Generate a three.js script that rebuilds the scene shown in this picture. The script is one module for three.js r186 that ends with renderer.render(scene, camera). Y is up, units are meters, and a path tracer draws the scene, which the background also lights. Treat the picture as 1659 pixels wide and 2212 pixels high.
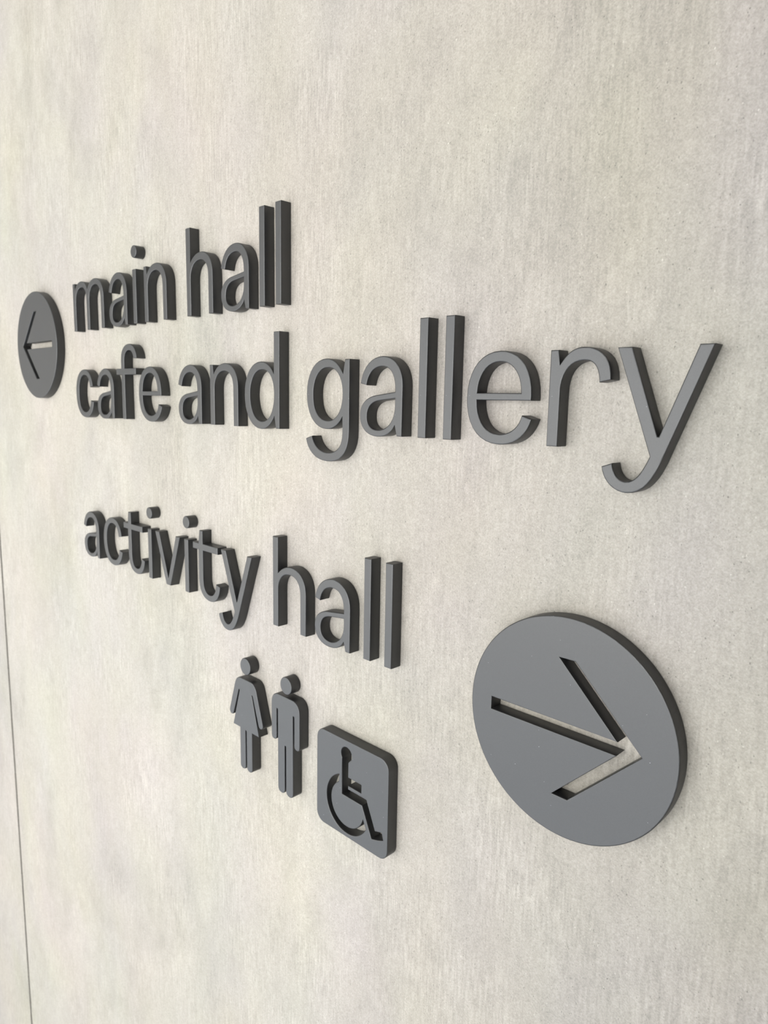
import * as THREE from 'three';
import { RectAreaLightUniformsLib } from 'three/addons/lights/RectAreaLightUniformsLib.js';
import { RoundedBoxGeometry } from 'three/addons/geometries/RoundedBoxGeometry.js';
import { mergeGeometries, toCreasedNormals } from 'three/addons/utils/BufferGeometryUtils.js';

// ---------------------------------------------------------------- camera, sky, light, exposure
const U = 0.075;            // height of an ascender in metres; the lettering below is drawn in this unit
const BASE = 1.42;          // height above the floor of the middle line of lettering
const THICK = 0.01;         // thickness of the letters
const scene = new THREE.Scene();
const camera = new THREE.PerspectiveCamera(71.74, 1659 / 2212, 0.02, 60);
camera.rotation.order = 'YXZ';
camera.position.set(3.79458515 * U, BASE + 0.29553435 * U, 4.69633 * U);
camera.rotation.set(-0.15357013, 0.77346555, 0.0185775);
camera.focus = 0.44;
camera.userData.fStop = 16;

const renderer = new THREE.WebGLRenderer({ antialias: true });
renderer.toneMapping = THREE.LinearToneMapping;
renderer.toneMappingExposure = 0.825;
renderer.shadowMap.enabled = true;
renderer.shadowMap.type = THREE.PCFSoftShadowMap;
scene.background = new THREE.Color().setRGB(3.0, 3.2, 3.4);   // bright even overcast sky beyond the glazing

RectAreaLightUniformsLib.init();
const ROOM = { left: -3.7, right: 4.2, depth: 3.6, height: 2.9 };
const BAYS = [-2.9, -1.5, -0.1, 1.3, 2.7];      // centres of the glazed bays opposite the sign wall
const BAY_W = 1.34, BAY_H = 2.5, BAY_Y = 0.12 + BAY_H / 2;
const DAY = [5.6, 5.6, 6.0, 12.0, 12.0];      // the sky is brighter towards the sun, which stands to the right
BAYS.forEach((x, i) => {                    // daylight coming in through each bay
  const day = new THREE.RectAreaLight(new THREE.Color().setRGB(1.0, 1.0, 0.985), DAY[i], BAY_W - 0.12, BAY_H - 0.12);
  day.name = 'window_daylight';
  day.position.set(x, BAY_Y, ROOM.depth - 0.03);
  day.lookAt(x, BAY_Y, 0);
  scene.add(day);
});

const sun = new THREE.DirectionalLight(new THREE.Color().setRGB(1, 0.96, 0.9), 32);   // falls on the floor inside the glazing, short of the sign wall
sun.name = 'sun';
sun.position.set(1.74, 5.1, 9.57); sun.target.position.set(-2.4, 0, 3.6);
sun.castShadow = true; sun.shadow.mapSize.set(2048, 2048);
Object.assign(sun.shadow.camera, { left: -7, right: 7, top: 6, bottom: -6, near: 0.5, far: 25 });
scene.add(sun, sun.target);

// ---------------------------------------------------------------- helpers
let seed = 7;
function rnd() { seed = (seed * 1664525 + 1013904223) >>> 0; return seed / 4294967296; }
const hash = (x, y, s) => { let h = (x * 374761393 + y * 668265263 + s * 2147483647) | 0; h = Math.imul(h ^ (h >>> 13), 1274126177); h ^= h >>> 16; return (h >>> 0) / 4294967296; };
const fade = (t) => t * t * (3 - 2 * t);
function noise(x, y, s, px = 1e6, py = 1e6) {          // value noise in 0..1, repeating every px by py cells
  const xi = Math.floor(x), yi = Math.floor(y), fx = fade(x - xi), fy = fade(y - yi);
  const X = (a) => ((a % px) + px) % px, Y = (a) => ((a % py) + py) % py;
  const a = hash(X(xi), Y(yi), s), b = hash(X(xi + 1), Y(yi), s), c = hash(X(xi), Y(yi + 1), s), d = hash(X(xi + 1), Y(yi + 1), s);
  return a + (b - a) * fx + (c - a) * fy + (a - b - c + d) * fx * fy;
}
function shadows(o) { o.traverse((m) => { if (m.isMesh) { m.castShadow = true; m.receiveShadow = true; } }); return o; }
function structure(o, name, label) { o.name = name; o.userData.kind = 'structure'; if (label) o.userData.label = label; scene.add(shadows(o)); return o; }
function part(geometry, material, name, parent, label) { const m = new THREE.Mesh(geometry, material); m.name = name; if (label) m.userData.label = label; parent.add(m); return m; }
function box(w, h, d, x, y, z) { const g = new THREE.BoxGeometry(w, h, d); g.translate(x, y, z); return g; }

// ---------------------------------------------------------------- materials
const TILE = 0.7, N = 2048;                 // one repeat of the wall's fine grain: 0.7 m
const wallPixels = new Uint8Array(N * N * 4), wallHeight = new Uint8Array(N * N * 4);
{
  const fl = new Float32Array(N * N);
  for (let y = 0; y < N; y++) for (let x = 0; x < N; x++) {
    // upright brushed lines a millimetre or two apart, broken along their length, over a sandy grain
    const l1 = noise(x * 683 / N, y / 32, 11, 683, N / 32) - 0.5, l2 = noise(x * 410 / N, y / 16, 12, 410, N / 16) - 0.5;
    const g1 = hash(x, y, 13) - 0.5, g2 = noise(x / 2, y / 2, 14, N / 2, N / 2) - 0.5, g3 = noise(x / 8, y / 8, 15, N / 8, N / 8) - 0.5;
    const g4 = noise(x / 16, y / 32, 16, N / 16, N / 32) - 0.5;
    const mask = 0.1 + 1.2 * noise(x / 128, y / 128, 17, 16, 16);
    let v = mask * (0.1 * l1 + 0.03 * l2) + 0.085 * g1 + 0.11 * g2 + 0.035 * g3 + 0.016 * g4;
    fl[y * N + x] = v;
  }
  for (let k = 0; k < 9000; k++) {           // pits and pale grains of sand
    const x = Math.floor(rnd() * N), y = Math.floor(rnd() * N), dark = rnd() < 0.7, a = dark ? -0.08 - 0.2 * rnd() : 0.08 + 0.14 * rnd();
    const h = rnd() < 0.3 ? 2 : 1;
    for (let j = 0; j <= h; j++) { const i = ((y + j) % N) * N + x; fl[i] += a; if (rnd() < 0.4) fl[((y + j) % N) * N + (x + 1) % N] += a * 0.6; }
  }
  for (let i = 0; i < N * N; i++) {
    const v = 1 + fl[i];
    const o = i * 4;
    wallPixels[o] = Math.max(0, Math.min(255, 147 * v)); wallPixels[o + 1] = Math.max(0, Math.min(255, 142.2 * v)); wallPixels[o + 2] = Math.max(0, Math.min(255, 134 * v)); wallPixels[o + 3] = 255;
    const h = Math.max(0, Math.min(255, 128 + 420 * fl[i]));
    wallHeight[o] = wallHeight[o + 1] = wallHeight[o + 2] = h; wallHeight[o + 3] = 255;
  }
}
function texture(data, srgb) {
  const t = new THREE.DataTexture(data, N, N);
  t.wrapS = t.wrapT = THREE.RepeatWrapping; t.magFilter = THREE.LinearFilter; t.minFilter = THREE.LinearMipmapLinearFilter; t.generateMipmaps = true;
  if (srgb) t.colorSpace = THREE.SRGBColorSpace;
  t.needsUpdate = true;
  return t;
}
const wallMat = new THREE.MeshPhysicalMaterial({ specularIntensity: 0.4, map: texture(wallPixels, true), bumpMap: texture(wallHeight, false), bumpScale: 0.00012, roughness: 0.72, vertexColors: true });
const NP = 1024, paintPixels = new Uint8Array(NP * NP * 4), paintHeight = new Uint8Array(NP * NP * 4);   // 10 cm of sprayed paint
for (let i = 0; i < NP * NP; i++) {
  const x = i % NP, y = (i / NP) | 0, a = hash(x, y, 31) - 0.5, b = noise(x / 4, y / 4, 32, NP / 4, NP / 4) - 0.5;
  const v = 24 + 6 * a + 8 * b, h = 118 + 40 * a + 60 * b;
  paintPixels[i * 4] = v; paintPixels[i * 4 + 1] = v + 0.4; paintPixels[i * 4 + 2] = v + 1; paintPixels[i * 4 + 3] = 255;
  paintHeight[i * 4] = paintHeight[i * 4 + 1] = paintHeight[i * 4 + 2] = h; paintHeight[i * 4 + 3] = 255;
}
for (let k = 0; k < 14; k++) {               // specks of pale dust
  const x = 4 + Math.floor(rnd() * (NP - 8)), y = 4 + Math.floor(rnd() * (NP - 8)), r = 1 + rnd();
  for (let j = -2; j <= 2; j++) for (let i = -2; i <= 2; i++) if (i * i + j * j <= r * r) { const o = ((y + j) * NP + x + i) * 4; paintPixels[o] = paintPixels[o + 1] = paintPixels[o + 2] = 175; }
}
const paintMap = new THREE.DataTexture(paintPixels, NP, NP), paintBump = new THREE.DataTexture(paintHeight, NP, NP);
for (const t of [paintMap, paintBump]) { t.wrapS = t.wrapT = THREE.RepeatWrapping; t.magFilter = THREE.LinearFilter; t.minFilter = THREE.LinearMipmapLinearFilter; t.generateMipmaps = true; t.needsUpdate = true; }
paintMap.colorSpace = THREE.SRGBColorSpace;
// satin charcoal spray paint
const paint = new THREE.MeshPhysicalMaterial({ map: paintMap, roughness: 0.44, ior: 1.66, bumpMap: paintBump, bumpScale: 0.00001 });
const jointMat = new THREE.MeshStandardMaterial({ color: new THREE.Color().setRGB(0.08, 0.08, 0.075), roughness: 0.9 });
const floorMat = new THREE.MeshStandardMaterial({ color: new THREE.Color().setRGB(0.42, 0.46, 0.52), roughness: 0.5 });
const ceilingMat = new THREE.MeshStandardMaterial({ color: new THREE.Color().setRGB(0.4, 0.39, 0.37), roughness: 0.9 });
const sideMat = new THREE.MeshStandardMaterial({ color: new THREE.Color().setRGB(0.22, 0.2, 0.175), roughness: 0.8 });
const plasterMat = new THREE.MeshStandardMaterial({ color: new THREE.Color().setRGB(0.42, 0.41, 0.39), roughness: 0.9 });
const columnMat = new THREE.MeshStandardMaterial({ color: new THREE.Color().setRGB(0.05, 0.046, 0.04), roughness: 0.8 });
const frameMat = new THREE.MeshStandardMaterial({ color: new THREE.Color().setRGB(0.12, 0.12, 0.12), roughness: 0.5, metalness: 0.3 });
const glassMat = new THREE.MeshPhysicalMaterial({ color: 0xffffff, roughness: 0, transmission: 1, thickness: 0, ior: 1.5 });
const pavingMat = new THREE.MeshStandardMaterial({ color: new THREE.Color().setRGB(0.36, 0.35, 0.33), roughness: 0.9 });

// ---------------------------------------------------------------- the room
const SEAM = -11.78 * U, GAP = 0.0075, PANEL_T = 0.012;
function tint(x, y) {                        // cloudy mineral colouring of the panels, drawn out upright
  const w = 0.05 * (noise(x * 9, y * 7, 40) - 0.5), u = x + w, v = y + 0.08 * (noise(x * 8, y * 6, 41) - 0.5);
  let f = 0, amp = 1, s = 7, norm = 0;
  for (let o = 0; o < 5; o++) { f += amp * (noise(u * s, v * s * 0.6, 50 + o) - 0.5); norm += amp; amp *= 0.62; s *= 2.1; }
  f /= norm;
  const warm = noise(u * 11, v * 8, 61) * 0.7 + noise(u * 34, v * 20, 67) * 0.3 - 0.5, lilac = noise(u * 13 + 3, v * 9 + 9, 62) * 0.7 + noise(u * 40, v * 24, 68) * 0.3 - 0.5, pink = noise(u * 9 + 31, v * 6 + 4, 63) - 0.5;
  const dark = Math.max(0, noise(u * 11, v * 7, 64) * 0.55 + noise(u * 40, v * 22, 65) * 0.3 + noise(u * 90, v * 50, 66) * 0.15 - 0.56);
  // ragged trowel smears one to three centimetres long
  const rag = 0.018 * (noise(x * 120, y * 70, 71) - 0.5), p = x + rag, q = y + 1.4 * rag;
  const mottle = noise(p * 52, q * 26, 72) * 0.5 + noise(p * 110, q * 58, 73) * 0.3 + noise(p * 210, q * 120, 74) * 0.2 - 0.5;
  const where = Math.max(0, Math.min(1, 2.4 * (noise(u * 8 + 5, v * 6 + 2, 75) - 0.15)));
  const l = 0.945 + 0.2 * f - 0.38 * dark + 0.17 * mottle * where;
  return [l * (1 + 0.035 * warm + 0.016 * lilac + 0.022 * pink), l * (1 + 0.016 * warm - 0.022 * lilac - 0.01 * pink), l * (1 - 0.07 * warm + 0.065 * lilac)];
}
function panel(x0, x1, y0, y1, step) {
  const nx = Math.ceil((x1 - x0) / step), ny = Math.ceil((y1 - y0) / step);
  const front = new THREE.PlaneGeometry(x1 - x0, y1 - y0, nx, ny);
  front.translate((x0 + x1) / 2, (y0 + y1) / 2, 0);
  const core = new THREE.BoxGeometry(x1 - x0, y1 - y0, PANEL_T - 0.0002);
  core.translate((x0 + x1) / 2, (y0 + y1) / 2, -PANEL_T / 2 - 0.0001);
  const g = mergeGeometries([front, core]), p = g.attributes.position, uv = g.attributes.uv, col = new Float32Array(p.count * 3);
  for (let i = 0; i < p.count; i++) {
    const x = p.getX(i), y = p.getY(i), z = p.getZ(i);
    uv.setXY(i, (x + z) / TILE, y / TILE);
    const c = tint(x, y); col[i * 3] = c[0]; col[i * 3 + 1] = c[1]; col[i * 3 + 2] = c[2];
  }
  g.setAttribute('color', new THREE.BufferAttribute(col, 3));
  return g;
}
{
  const wall = new THREE.Group();
  part(panel(0.72 + GAP, 2.4, 0, ROOM.height, 0.05), wallMat, 'panel', wall);
  part(panel(2.4 + GAP, ROOM.right, 0, ROOM.height, 0.05), wallMat, 'panel', wall);
  part(panel(SEAM + GAP / 2, 0.72, 0, ROOM.height, 0.004), wallMat, 'panel', wall, 'pale concrete-look panel carrying the signs');
  part(panel(SEAM - 1.3, SEAM - GAP / 2, 0, ROOM.height, 0.006), wallMat, 'panel', wall, 'pale concrete-look panel beyond the dark joint');
  part(panel(ROOM.left, SEAM - 1.3 - GAP, 0, ROOM.height, 0.05), wallMat, 'panel', wall);
  part(box(ROOM.right - ROOM.left, ROOM.height, 0.1, (ROOM.left + ROOM.right) / 2, ROOM.height / 2, -PANEL_T - 0.05), jointMat, 'backing', wall, 'dark backing seen through the joint');
  structure(wall, 'wall_back', 'pale concrete-look panelled wall with a narrow dark joint');
  const W = ROOM.right - ROOM.left + 0.4, cx = (ROOM.left + ROOM.right) / 2, D = ROOM.depth + 0.4, cz = ROOM.depth / 2;
  structure(new THREE.Mesh(box(W, 0.15, D, cx, -0.075, cz), floorMat), 'floor', 'light grey polished floor');
  structure(new THREE.Mesh(box(W, 0.15, D, cx, ROOM.height + 0.075, cz), ceilingMat), 'ceiling', 'off-white plain ceiling');
  structure(new THREE.Mesh(box(0.2, ROOM.height, D, ROOM.right + 0.1, ROOM.height / 2, cz), sideMat), 'wall_right', 'brown-grey return wall');
  structure(new THREE.Mesh(box(0.2, ROOM.height, D, ROOM.left - 0.1, ROOM.height / 2, cz), plasterMat), 'wall_left', 'white plastered end wall');
  const column = new THREE.LatheGeometry([[0.001, 0], [0.275, 0], [0.275, 0.1], [0.25, 0.12], [0.25, ROOM.height - 0.02], [0.001, ROOM.height - 0.02]].map(([r, y]) => new THREE.Vector2(r, y)), 48);
  column.translate(0.63, 0, 0.62);
  structure(new THREE.Mesh(column, columnMat), 'trim_1', 'dark round column standing just in front of the wall');
  // the glazed front: piers, sill and head around five bays
  const f = [], z = ROOM.depth + 0.1, top = 0.12 + BAY_H;
  f.push(box(W, 0.12, 0.2, cx, 0.06, z), box(W, ROOM.height - top, 0.2, cx, (ROOM.height + top) / 2, z));
  let x = ROOM.left - 0.2;
  for (const b of BAYS) { const e = b - BAY_W / 2; f.push(box(e - x, BAY_H, 0.2, (e + x) / 2, BAY_Y, z)); x = b + BAY_W / 2; }
  f.push(box(ROOM.right + 0.2 - x, BAY_H, 0.2, (ROOM.right + 0.2 + x) / 2, BAY_Y, z));
  structure(new THREE.Mesh(mergeGeometries(f), sideMat), 'wall_front', 'brown-grey wall with five tall glazed bays');
  BAYS.forEach((b, i) => {
    const win = new THREE.Group(); win.position.set(b, 0.12, ROOM.depth + 0.1);
    const fr = [box(BAY_W, 0.05, 0.06, 0, 0.025, 0), box(BAY_W, 0.05, 0.06, 0, BAY_H - 0.025, 0), box(0.05, BAY_H - 0.1, 0.06, -BAY_W / 2 + 0.025, BAY_H / 2, 0), box(0.05, BAY_H - 0.1, 0.06, BAY_W / 2 - 0.025, BAY_H / 2, 0)];
    part(mergeGeometries(fr), frameMat, 'window_frame', win);
    const pane = new THREE.PlaneGeometry(BAY_W - 0.1, BAY_H - 0.1); pane.translate(0, BAY_H / 2, 0);
    part(pane, glassMat, 'pane', win);
    structure(win, 'window_' + (i + 1), 'tall glazed bay in a dark frame');
  });
  structure(new THREE.Mesh(box(40, 0.1, 20, -2, -0.2, ROOM.depth + 10.3), pavingMat), 'ground', 'grey paving outside the glazing');
}

// ---------------------------------------------------------------- lettering
function path(target, ops) {                 // ops: [x, y] line, [x1, y1, x2, y2, x, y] curve
  ops.forEach((o, i) => { if (i === 0) target.moveTo(o[0], o[1]); else if (o.length === 2) target.lineTo(o[0], o[1]); else target.bezierCurveTo(...o); });
  return target;
}
function circle(target, x, y, r) { target.absarc(x, y, r, 0, Math.PI * 2, false); return target; }
const EDGE = 0.0095;                         // softened arris, in lettering units
function solid(outline, holes = [], seg = 9) {
  const s = Array.isArray(outline) ? path(new THREE.Shape(), outline) : outline;
  for (const h of holes) s.holes.push(Array.isArray(h) ? path(new THREE.Path(), h) : h);
  let g = new THREE.ExtrudeGeometry(s, { depth: THICK / U - 2 * EDGE, bevelEnabled: true, bevelSize: EDGE, bevelThickness: EDGE, bevelOffset: -EDGE, bevelSegments: 3, curveSegments: seg });
  g.translate(0, 0, EDGE);
  g = toCreasedNormals(g, 0.56);
  {                                          // keep the front and back faces perfectly flat
    const q = g.attributes.position, m = g.attributes.normal, a = new THREE.Vector3(), b = new THREE.Vector3(), c = new THREE.Vector3();
    for (let i = 0; i < q.count; i += 3) {
      a.fromBufferAttribute(q, i); b.fromBufferAttribute(q, i + 1).sub(a); c.fromBufferAttribute(q, i + 2).sub(a); b.cross(c).normalize();
      if (Math.abs(b.z) > 0.999) for (let j = 0; j < 3; j++) m.setXYZ(i + j, 0, 0, Math.sign(b.z));
    }
  }
  g.scale(U, U, U);
  const p = g.attributes.position, n = g.attributes.normal, uv = g.attributes.uv;
  for (let i = 0; i < p.count; i++) {        // uv in steps of 10 cm, laid on the face that the point belongs to
    const side = Math.abs(n.getZ(i)) < 0.7, flat = Math.abs(n.getX(i)) > Math.abs(n.getY(i));
    uv.setXY(i, (side ? (flat ? p.getZ(i) : p.getX(i)) : p.getX(i)) / 0.1, (side && !flat ? p.getZ(i) : p.getY(i)) / 0.1);
  }
  return g;
}
const S = 0.0925, X = 0.69;
const glyph = {
  l: () => solid([[0, 0], [S, 0], [S, 1], [0, 1], [0, 0]]),
  stem: () => solid([[0, 0], [S, 0], [S, X], [0, X], [0, 0]]),
  dot: () => solid(circle(new THREE.Shape(), 0.053, 0.911, 0.079), [], 40),
  h: () => solid([[0, 0], [0, 1], [S, 1], [S, 0.605], [0.15, 0.665, 0.225, 0.7025, 0.315, 0.7025], [0.47, 0.7025, 0.567, 0.6, 0.567, 0.44], [0.567, 0], [0.4745, 0], [0.4745, 0.42], [0.4745, 0.54, 0.41, 0.616, 0.297, 0.616], [0.175, 0.616, S, 0.54, S, 0.41], [S, 0], [0, 0]]),
  n: () => solid([[0, 0], [0, X], [0.063, X], [0.081, 0.585], [0.13, 0.66, 0.215, 0.7025, 0.315, 0.7025], [0.47, 0.7025, 0.57, 0.6, 0.57, 0.44], [0.57, 0], [0.4775, 0], [0.4775, 0.42], [0.4775, 0.54, 0.41, 0.616, 0.297, 0.616], [0.175, 0.616, S, 0.54, S, 0.41], [S, 0], [0, 0]]),
  m: () => solid([[0, 0], [0, X], [0.063, X], [0.081, 0.595], [0.125, 0.665, 0.2, 0.7025, 0.29, 0.7025], [0.39, 0.7025, 0.47, 0.66, 0.51, 0.575], [0.565, 0.655, 0.65, 0.7025, 0.75, 0.7025], [0.925, 0.7025, 1.03, 0.6, 1.03, 0.44], [1.03, 0], [0.9375, 0], [0.9375, 0.43], [0.9375, 0.545, 0.875, 0.616, 0.765, 0.616], [0.64, 0.616, 0.557, 0.54, 0.557, 0.41], [0.557, 0], [0.4645, 0], [0.4645, 0.44], [0.4645, 0.55, 0.41, 0.616, 0.3, 0.616], [0.175, 0.616, S, 0.54, S, 0.41], [S, 0], [0, 0]]),
  a: () => solid([[0.005, 0.465], [0.03, 0.6, 0.13, 0.7025, 0.285, 0.7025], [0.44, 0.7025, 0.537, 0.59, 0.537, 0.44], [0.535, 0], [0.472, 0], [0.447, 0.095], [0.4, 0.02, 0.33, -0.0125, 0.225, -0.0125], [0.09, -0.0125, 0, 0.06, 0, 0.178], [0, 0.28, 0.09, 0.343, 0.2, 0.357], [0.445, 0.388], [0.445, 0.4], [0.445, 0.525, 0.39, 0.613, 0.283, 0.613], [0.18, 0.613, 0.105, 0.56, 0.083, 0.447], [0.005, 0.465]],
    [[[0.445, 0.333], [0.25, 0.311], [0.15, 0.3, 0.094, 0.25, 0.094, 0.165], [0.094, 0.09, 0.15, 0.047, 0.235, 0.047], [0.36, 0.047, 0.445, 0.14, 0.445, 0.265], [0.445, 0.333]]]),
  e: () => solid([[0.602, 0.328], [0.604, 0.36], [0.604, 0.57, 0.49, 0.7025, 0.31, 0.7025], [0.12, 0.7025, 0, 0.56, 0, 0.345], [0, 0.13, 0.12, -0.0125, 0.325, -0.0125], [0.47, -0.0125, 0.575, 0.06, 0.614, 0.19], [0.526, 0.217], [0.5, 0.12, 0.42, 0.068, 0.325, 0.068], [0.19, 0.068, 0.104, 0.17, 0.1, 0.328], [0.602, 0.328]],
    [[[0.102, 0.383], [0.11, 0.53, 0.19, 0.62, 0.31, 0.62], [0.42, 0.62, 0.505, 0.53, 0.511, 0.383], [0.102, 0.383]]]),
  c: () => solid([[0.592, 0.455], [0.565, 0.615, 0.46, 0.7025, 0.315, 0.7025], [0.12, 0.7025, 0, 0.56, 0, 0.345], [0, 0.13, 0.12, -0.0125, 0.315, -0.0125], [0.47, -0.0125, 0.575, 0.075, 0.605, 0.225], [0.513, 0.245], [0.49, 0.13, 0.42, 0.07, 0.315, 0.07], [0.18, 0.07, 0.1, 0.18, 0.1, 0.345], [0.1, 0.51, 0.18, 0.62, 0.315, 0.62], [0.42, 0.62, 0.48, 0.56, 0.5, 0.437], [0.592, 0.455]]),
  g: () => solid([[0.56, X], [0.624, X], [0.624, 0.02], [0.624, -0.18, 0.52, -0.286, 0.315, -0.286], [0.14, -0.286, 0.02, -0.21, -0.014, -0.074], [0.08, -0.046], [0.11, -0.14, 0.2, -0.2, 0.315, -0.2], [0.45, -0.2, 0.53, -0.13, 0.53, 0], [0.53, 0.155], [0.48, 0.078, 0.4, 0.028, 0.3, 0.028], [0.12, 0.028, 0, 0.16, 0, 0.367], [0, 0.57, 0.12, 0.7025, 0.295, 0.7025], [0.4, 0.7025, 0.48, 0.65, 0.535, 0.558], [0.56, X]],
    [[[0.529, 0.37], [0.527, 0.51, 0.45, 0.618, 0.32, 0.618], [0.18, 0.618, 0.1, 0.51, 0.1, 0.36], [0.1, 0.21, 0.18, 0.11, 0.32, 0.11], [0.45, 0.11, 0.527, 0.22, 0.529, 0.37]]]),
  d: () => solid([[0.533, 1], [0.6255, 1], [0.6255, 0], [0.562, 0], [0.538, 0.132], [0.48, 0.04, 0.4, -0.0125, 0.3, -0.0125], [0.12, -0.0125, 0, 0.14, 0, 0.35], [0, 0.56, 0.12, 0.7025, 0.3, 0.7025], [0.4, 0.7025, 0.48, 0.655, 0.533, 0.57], [0.533, 1]],
    [[[0.533, 0.36], [0.533, 0.51, 0.455, 0.618, 0.325, 0.618], [0.19, 0.618, 0.103, 0.51, 0.103, 0.352], [0.103, 0.19, 0.19, 0.07, 0.325, 0.07], [0.455, 0.07, 0.533, 0.2, 0.533, 0.36]]]),
  r: () => solid([[0, 0], [0, X], [0.065, X], [0.081, 0.585], [0.125, 0.66, 0.18, 0.704, 0.258, 0.704], [0.4, 0.704, 0.478, 0.62, 0.478, 0.476], [0.392, 0.458], [0.385, 0.56, 0.345, 0.612, 0.27, 0.612], [0.16, 0.612, S, 0.53, S, 0.39], [S, 0], [0, 0]]),
  y: () => solid([[0, X], [0.103, X], [0.317, 0.108], [0.326, 0.108], [0.541, X], [0.633, X], [0.375, -0.005], [0.33, -0.13, 0.27, -0.284, 0.125, -0.284], [0.03, -0.284, -0.05, -0.21, -0.064, -0.116], [0.013, -0.088], [0.025, -0.16, 0.065, -0.206, 0.12, -0.206], [0.19, -0.206, 0.235, -0.12, 0.274, -0.026], [0, X]]),
  v: () => solid([[0, X], [0.103, X], [0.316, 0.1], [0.326, 0.1], [0.541, X], [0.644, X], [0.374, 0], [0.268, 0], [0, X]]),
  t: () => solid([[0.158, 0.853], [0.229, 0.853], [0.229, X], [0.562, X], [0.562, 0.606], [0.229, 0.606], [0.229, 0.24], [0.229, 0.13, 0.285, 0.067, 0.375, 0.067], [0.46, 0.067, 0.51, 0.13, 0.518, 0.232], [0.602, 0.212], [0.59, 0.07, 0.505, -0.0125, 0.38, -0.0125], [0.22, -0.0125, 0.134, 0.08, 0.134, 0.25], [0.134, 0.606], [0, 0.606], [0, X], [0.134, X], [0.158, 0.853]]),
  f: () => solid([[0.46, 0.82], [0.45, 0.94, 0.36, 1.015, 0.24, 1.015], [0.09, 1.015, 0, 0.94, 0, 0.79], [0, X], [-0.15, X], [-0.15, 0.606], [0, 0.606], [0, 0], [S, 0], [S, 0.606], [0.42, 0.606], [0.42, X], [S, X], [S, 0.78], [S, 0.88, 0.15, 0.93, 0.235, 0.93], [0.31, 0.93, 0.355, 0.89, 0.366, 0.82], [0.46, 0.82]]),
};
const made = {}, taken = {};
const shape = (k) => made[k] || (made[k] = glyph[k]());
function numbered(name) { const k = taken[name] = (taken[name] ?? -1) + 1; return k ? name + '_' + String(k).padStart(3, '0') : name; }
function place(o, name, x, y, label, category, group) {
  o.name = numbered(name);
  o.position.set(x * U, BASE + y * U, 0);
  o.userData = { label, category };
  if (group) o.userData.group = group;
  scene.add(shadows(o));
  return o;
}
function letter(k, x, y, where, group) {
  let o;
  if (k === 'i') { o = new THREE.Group(); part(shape('stem'), paint, 'stem', o); part(shape('dot'), paint, 'dot', o, 'separate round dot'); }
  else o = new THREE.Mesh(shape(k), paint);
  place(o, 'letter_' + k, x, y, 'charcoal raised letter ' + k + ' ' + where, 'letter', group);
}
const Y1 = 1.26895, Y2 = 0, Y3 = -2.15955;
const LINES = [
  ['raised letters of the line main hall', Y1, [
    ['m', -7.285, 'starting the word main'], ['a', -6.088, 'after m in the word main'], ['i', -5.372, 'between a and n in the word main'], ['n', -5.062, 'ending the word main'],
    ['h', -4.012, 'starting hall, in the line beside main'], ['a', -3.279, 'in hall, in the line beside main'], ['l', -2.552, 'first of the two in hall beside main'], ['l', -2.273, 'last of hall in the line beside main']]],
  ['raised letters of the line cafe and gallery', Y2, [
    ['c', -7.326, 'starting the word cafe'], ['a', -6.585, 'between c and f in cafe'], ['f', -5.79, 'with crossbar in the word cafe'], ['e', -5.3, 'ending the word cafe'],
    ['a', -4.268, 'starting the word and'], ['n', -3.541, 'in the middle of the word and'], ['d', -2.843, 'ending the word and'],
    ['g', -1.77, 'starting the word gallery'], ['a', -1.0, 'after g in gallery'], ['l', -0.281, 'first of the two in gallery, after a'], ['l', 0, 'second of the two in gallery, before e'], ['e', 0.24, 'between l and r in gallery'], ['r', 0.989, 'between e and y in gallery'], ['y', 1.501, 'with hooked tail ending gallery']]],
  ['raised letters of the line activity hall', Y3, [
    ['a', -7.28, 'starting the word activity'], ['c', -6.575, 'between a and t in activity'], ['t', -5.901, 'first of the two in activity, after c'], ['i', -5.178, 'first of the two in activity, before v'], ['v', -4.97, 'between the two i in activity'], ['i', -4.216, 'second of the two in activity, after v'], ['t', -4.008, 'second of the two in activity, before y'], ['y', -3.374, 'with hooked tail ending activity'],
    ['h', -2.347, 'starting hall, in the line beside activity'], ['a', -1.637, 'in hall, in the line beside activity'], ['l', -0.9096, 'first of the two in hall beside activity'], ['l', -0.6276, 'last of hall in the line beside activity']]],
];
for (const [group, y, row] of LINES) for (const [k, x, where] of row) letter(k, x, y, where, group);

// ---------------------------------------------------------------- round arrow signs
function arrowDisc(s) {                      // s = 1 points right, -1 points left
  const tip = 0.605, tail = -0.668, h = 0.548, w = 0.13, t = 0.051;
  const pts = [[tip, 0], [tip - h, h], [tip - h - w, h], [tip - w - t, t], [tail, t], [tail, -t], [tip - w - t, -t], [tip - h - w, -h], [tip - h, -h], [tip, 0]].map(([x, y]) => [x * s, y]);
  return solid(circle(new THREE.Shape(), 0, 0, 0.868), [pts], 128);
}
place(new THREE.Mesh(arrowDisc(-1), paint), 'arrow_disc', -8.855, 1.13, 'charcoal round sign with cut-out arrow pointing left, beside main and cafe', 'sign');
place(new THREE.Mesh(arrowDisc(1), paint), 'arrow_disc', 1.277, -2.114, 'charcoal round sign with cut-out arrow pointing right, below gallery', 'sign');

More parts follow.
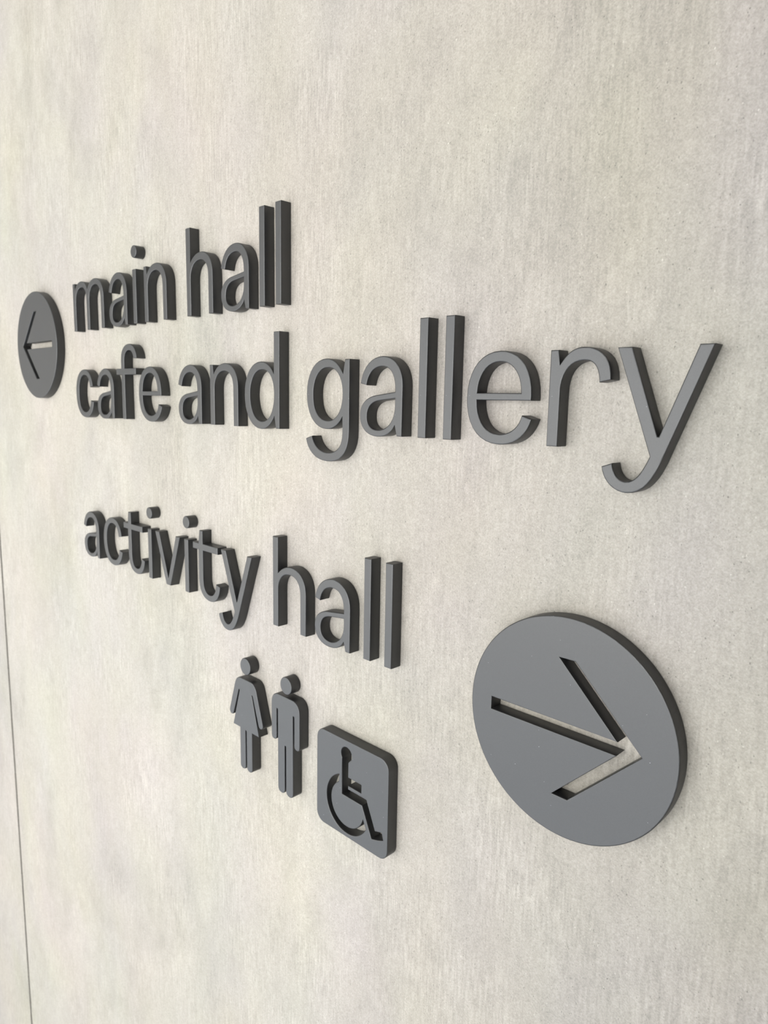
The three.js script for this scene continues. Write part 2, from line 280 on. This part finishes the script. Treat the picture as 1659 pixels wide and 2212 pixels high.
// ---------------------------------------------------------------- toilet pictograms
function mirrored(half) {                    // closes an outline drawn for its right half, from the top centre down to the bottom centre
  const out = [[0, half[0][1]], ...half], back = [];
  for (let i = half.length - 1; i > 0; i--) {
    const o = half[i], p = half[i - 1], px = p[p.length - 2], py = p[p.length - 1];
    back.push(o.length === 2 ? [-px, py] : [-o[2], o[3], -o[0], o[1], -px, py]);
  }
  const e = half[half.length - 1];
  return [...out, [-e[e.length - 2], e[e.length - 1]], ...back, [0, half[0][1]]];
}
const woman = mirrored([[0.094, 1.146], [0.17, 1.146, 0.205, 1.1, 0.222, 1.04], [0.336, 0.69], [0.35, 0.645, 0.315, 0.626, 0.295, 0.626], [0.268, 0.626, 0.256, 0.647, 0.249, 0.668], [0.143, 0.978], [0.1385, 0.99, 0.123, 0.99, 0.125, 0.975], [0.263, 0.513], [0.121, 0.513], [0.121, 0.055], [0.121, 0.018, 0.098, 0, 0.066, 0], [0.034, 0, 0.0115, 0.018, 0.0115, 0.055], [0.0115, 0.492], [0.0115, 0.504, 0.006, 0.507, 0.001, 0.507]]);
const man = mirrored([[0.12, 1.166], [0.2, 1.166, 0.251, 1.115, 0.251, 1.03], [0.251, 0.66], [0.251, 0.62, 0.235, 0.605, 0.205, 0.605], [0.175, 0.605, 0.158, 0.62, 0.158, 0.66], [0.158, 0.972], [0.158, 0.99, 0.136, 0.99, 0.136, 0.972], [0.136, 0.06], [0.136, 0.018, 0.108, 0, 0.0735, 0], [0.04, 0, 0.0115, 0.018, 0.0115, 0.06], [0.0115, 0.575], [0.0115, 0.585, 0.006, 0.588, 0.001, 0.588]]);
for (const [name, body, x, y, hx, hy, r, label] of [
  ['woman_pictogram', woman, -2.895, -4.11, 0, 1.307, 0.102, 'charcoal raised pictogram of a woman in a skirt, below activity hall'],
  ['man_pictogram', man, -2.135, -4.105, 0.012, 1.298, 0.1, 'charcoal raised pictogram of a standing man, beside the woman pictogram']]) {
  const o = new THREE.Group();
  part(solid(body), paint, 'body', o);
  part(solid(circle(new THREE.Shape(), hx, hy, r), [], 48), paint, 'head', o, 'separate round head');
  place(o, name, x, y, label, 'pictogram', 'toilet pictograms');
}
{
  const h = 0.5275, r = 0.115, k = r * 0.4477;
  const plate = [[-h + r, h], [h - r, h], [h - k, h, h, h - k, h, h - r], [h, -h + r], [h, -h + k, h - k, -h, h - r, -h], [-h + r, -h], [-h + k, -h, -h, -h + k, -h, -h + r], [-h, h - r], [-h, h - k, -h + k, h, -h + r, h]];
  const cut = new THREE.Path();              // seated figure
  const hx = -0.069, hy = 0.371, hr = 0.079, a0 = Math.asin(-0.06 / hr);
  cut.moveTo(-0.131, 0.32); cut.lineTo(-0.13, -0.078); cut.lineTo(0.166, -0.078); cut.lineTo(0.309, -0.374);
  cut.bezierCurveTo(0.35, -0.362, 0.395, -0.35, 0.422, -0.338); cut.lineTo(0.466, -0.317); cut.lineTo(0.445, -0.248); cut.lineTo(0.352, -0.275); cut.lineTo(0.226, 0.004); cut.lineTo(-0.043, 0.004); cut.lineTo(-0.043, 0.047); cut.lineTo(0.151, 0.047); cut.lineTo(0.151, 0.133); cut.lineTo(-0.043, 0.133); cut.lineTo(-0.043, 0.296);
  for (let i = 0; i <= 28; i++) { const a = a0 + 0.55 + (Math.PI - 2 * a0 - 0.6) * i / 28; cut.lineTo(hx + hr * Math.cos(a), hy + hr * Math.sin(a)); }
  cut.lineTo(-0.131, 0.32);
  const wheel = new THREE.Path(), cx = -0.053, cy = -0.168, ro = 0.313, ri = 0.244, D = Math.PI / 180;
  for (let i = 0; i <= 40; i++) { const a = (113 + (332 - 113) * i / 40) * D; wheel[i ? 'lineTo' : 'moveTo'](cx + ro * Math.cos(a), cy + ro * Math.sin(a)); }
  for (let i = 0; i <= 40; i++) { const a = (346 + (122 - 346) * i / 40) * D; wheel.lineTo(cx + ri * Math.cos(a), cy + ri * Math.sin(a)); }
  wheel.closePath();
  place(new THREE.Mesh(solid(plate, [cut, wheel]), paint), 'wheelchair_plate', -1.061, -3.609, 'charcoal square plate with cut-out wheelchair user, beside the man pictogram', 'pictogram', 'toilet pictograms');
}

renderer.render(scene, camera);
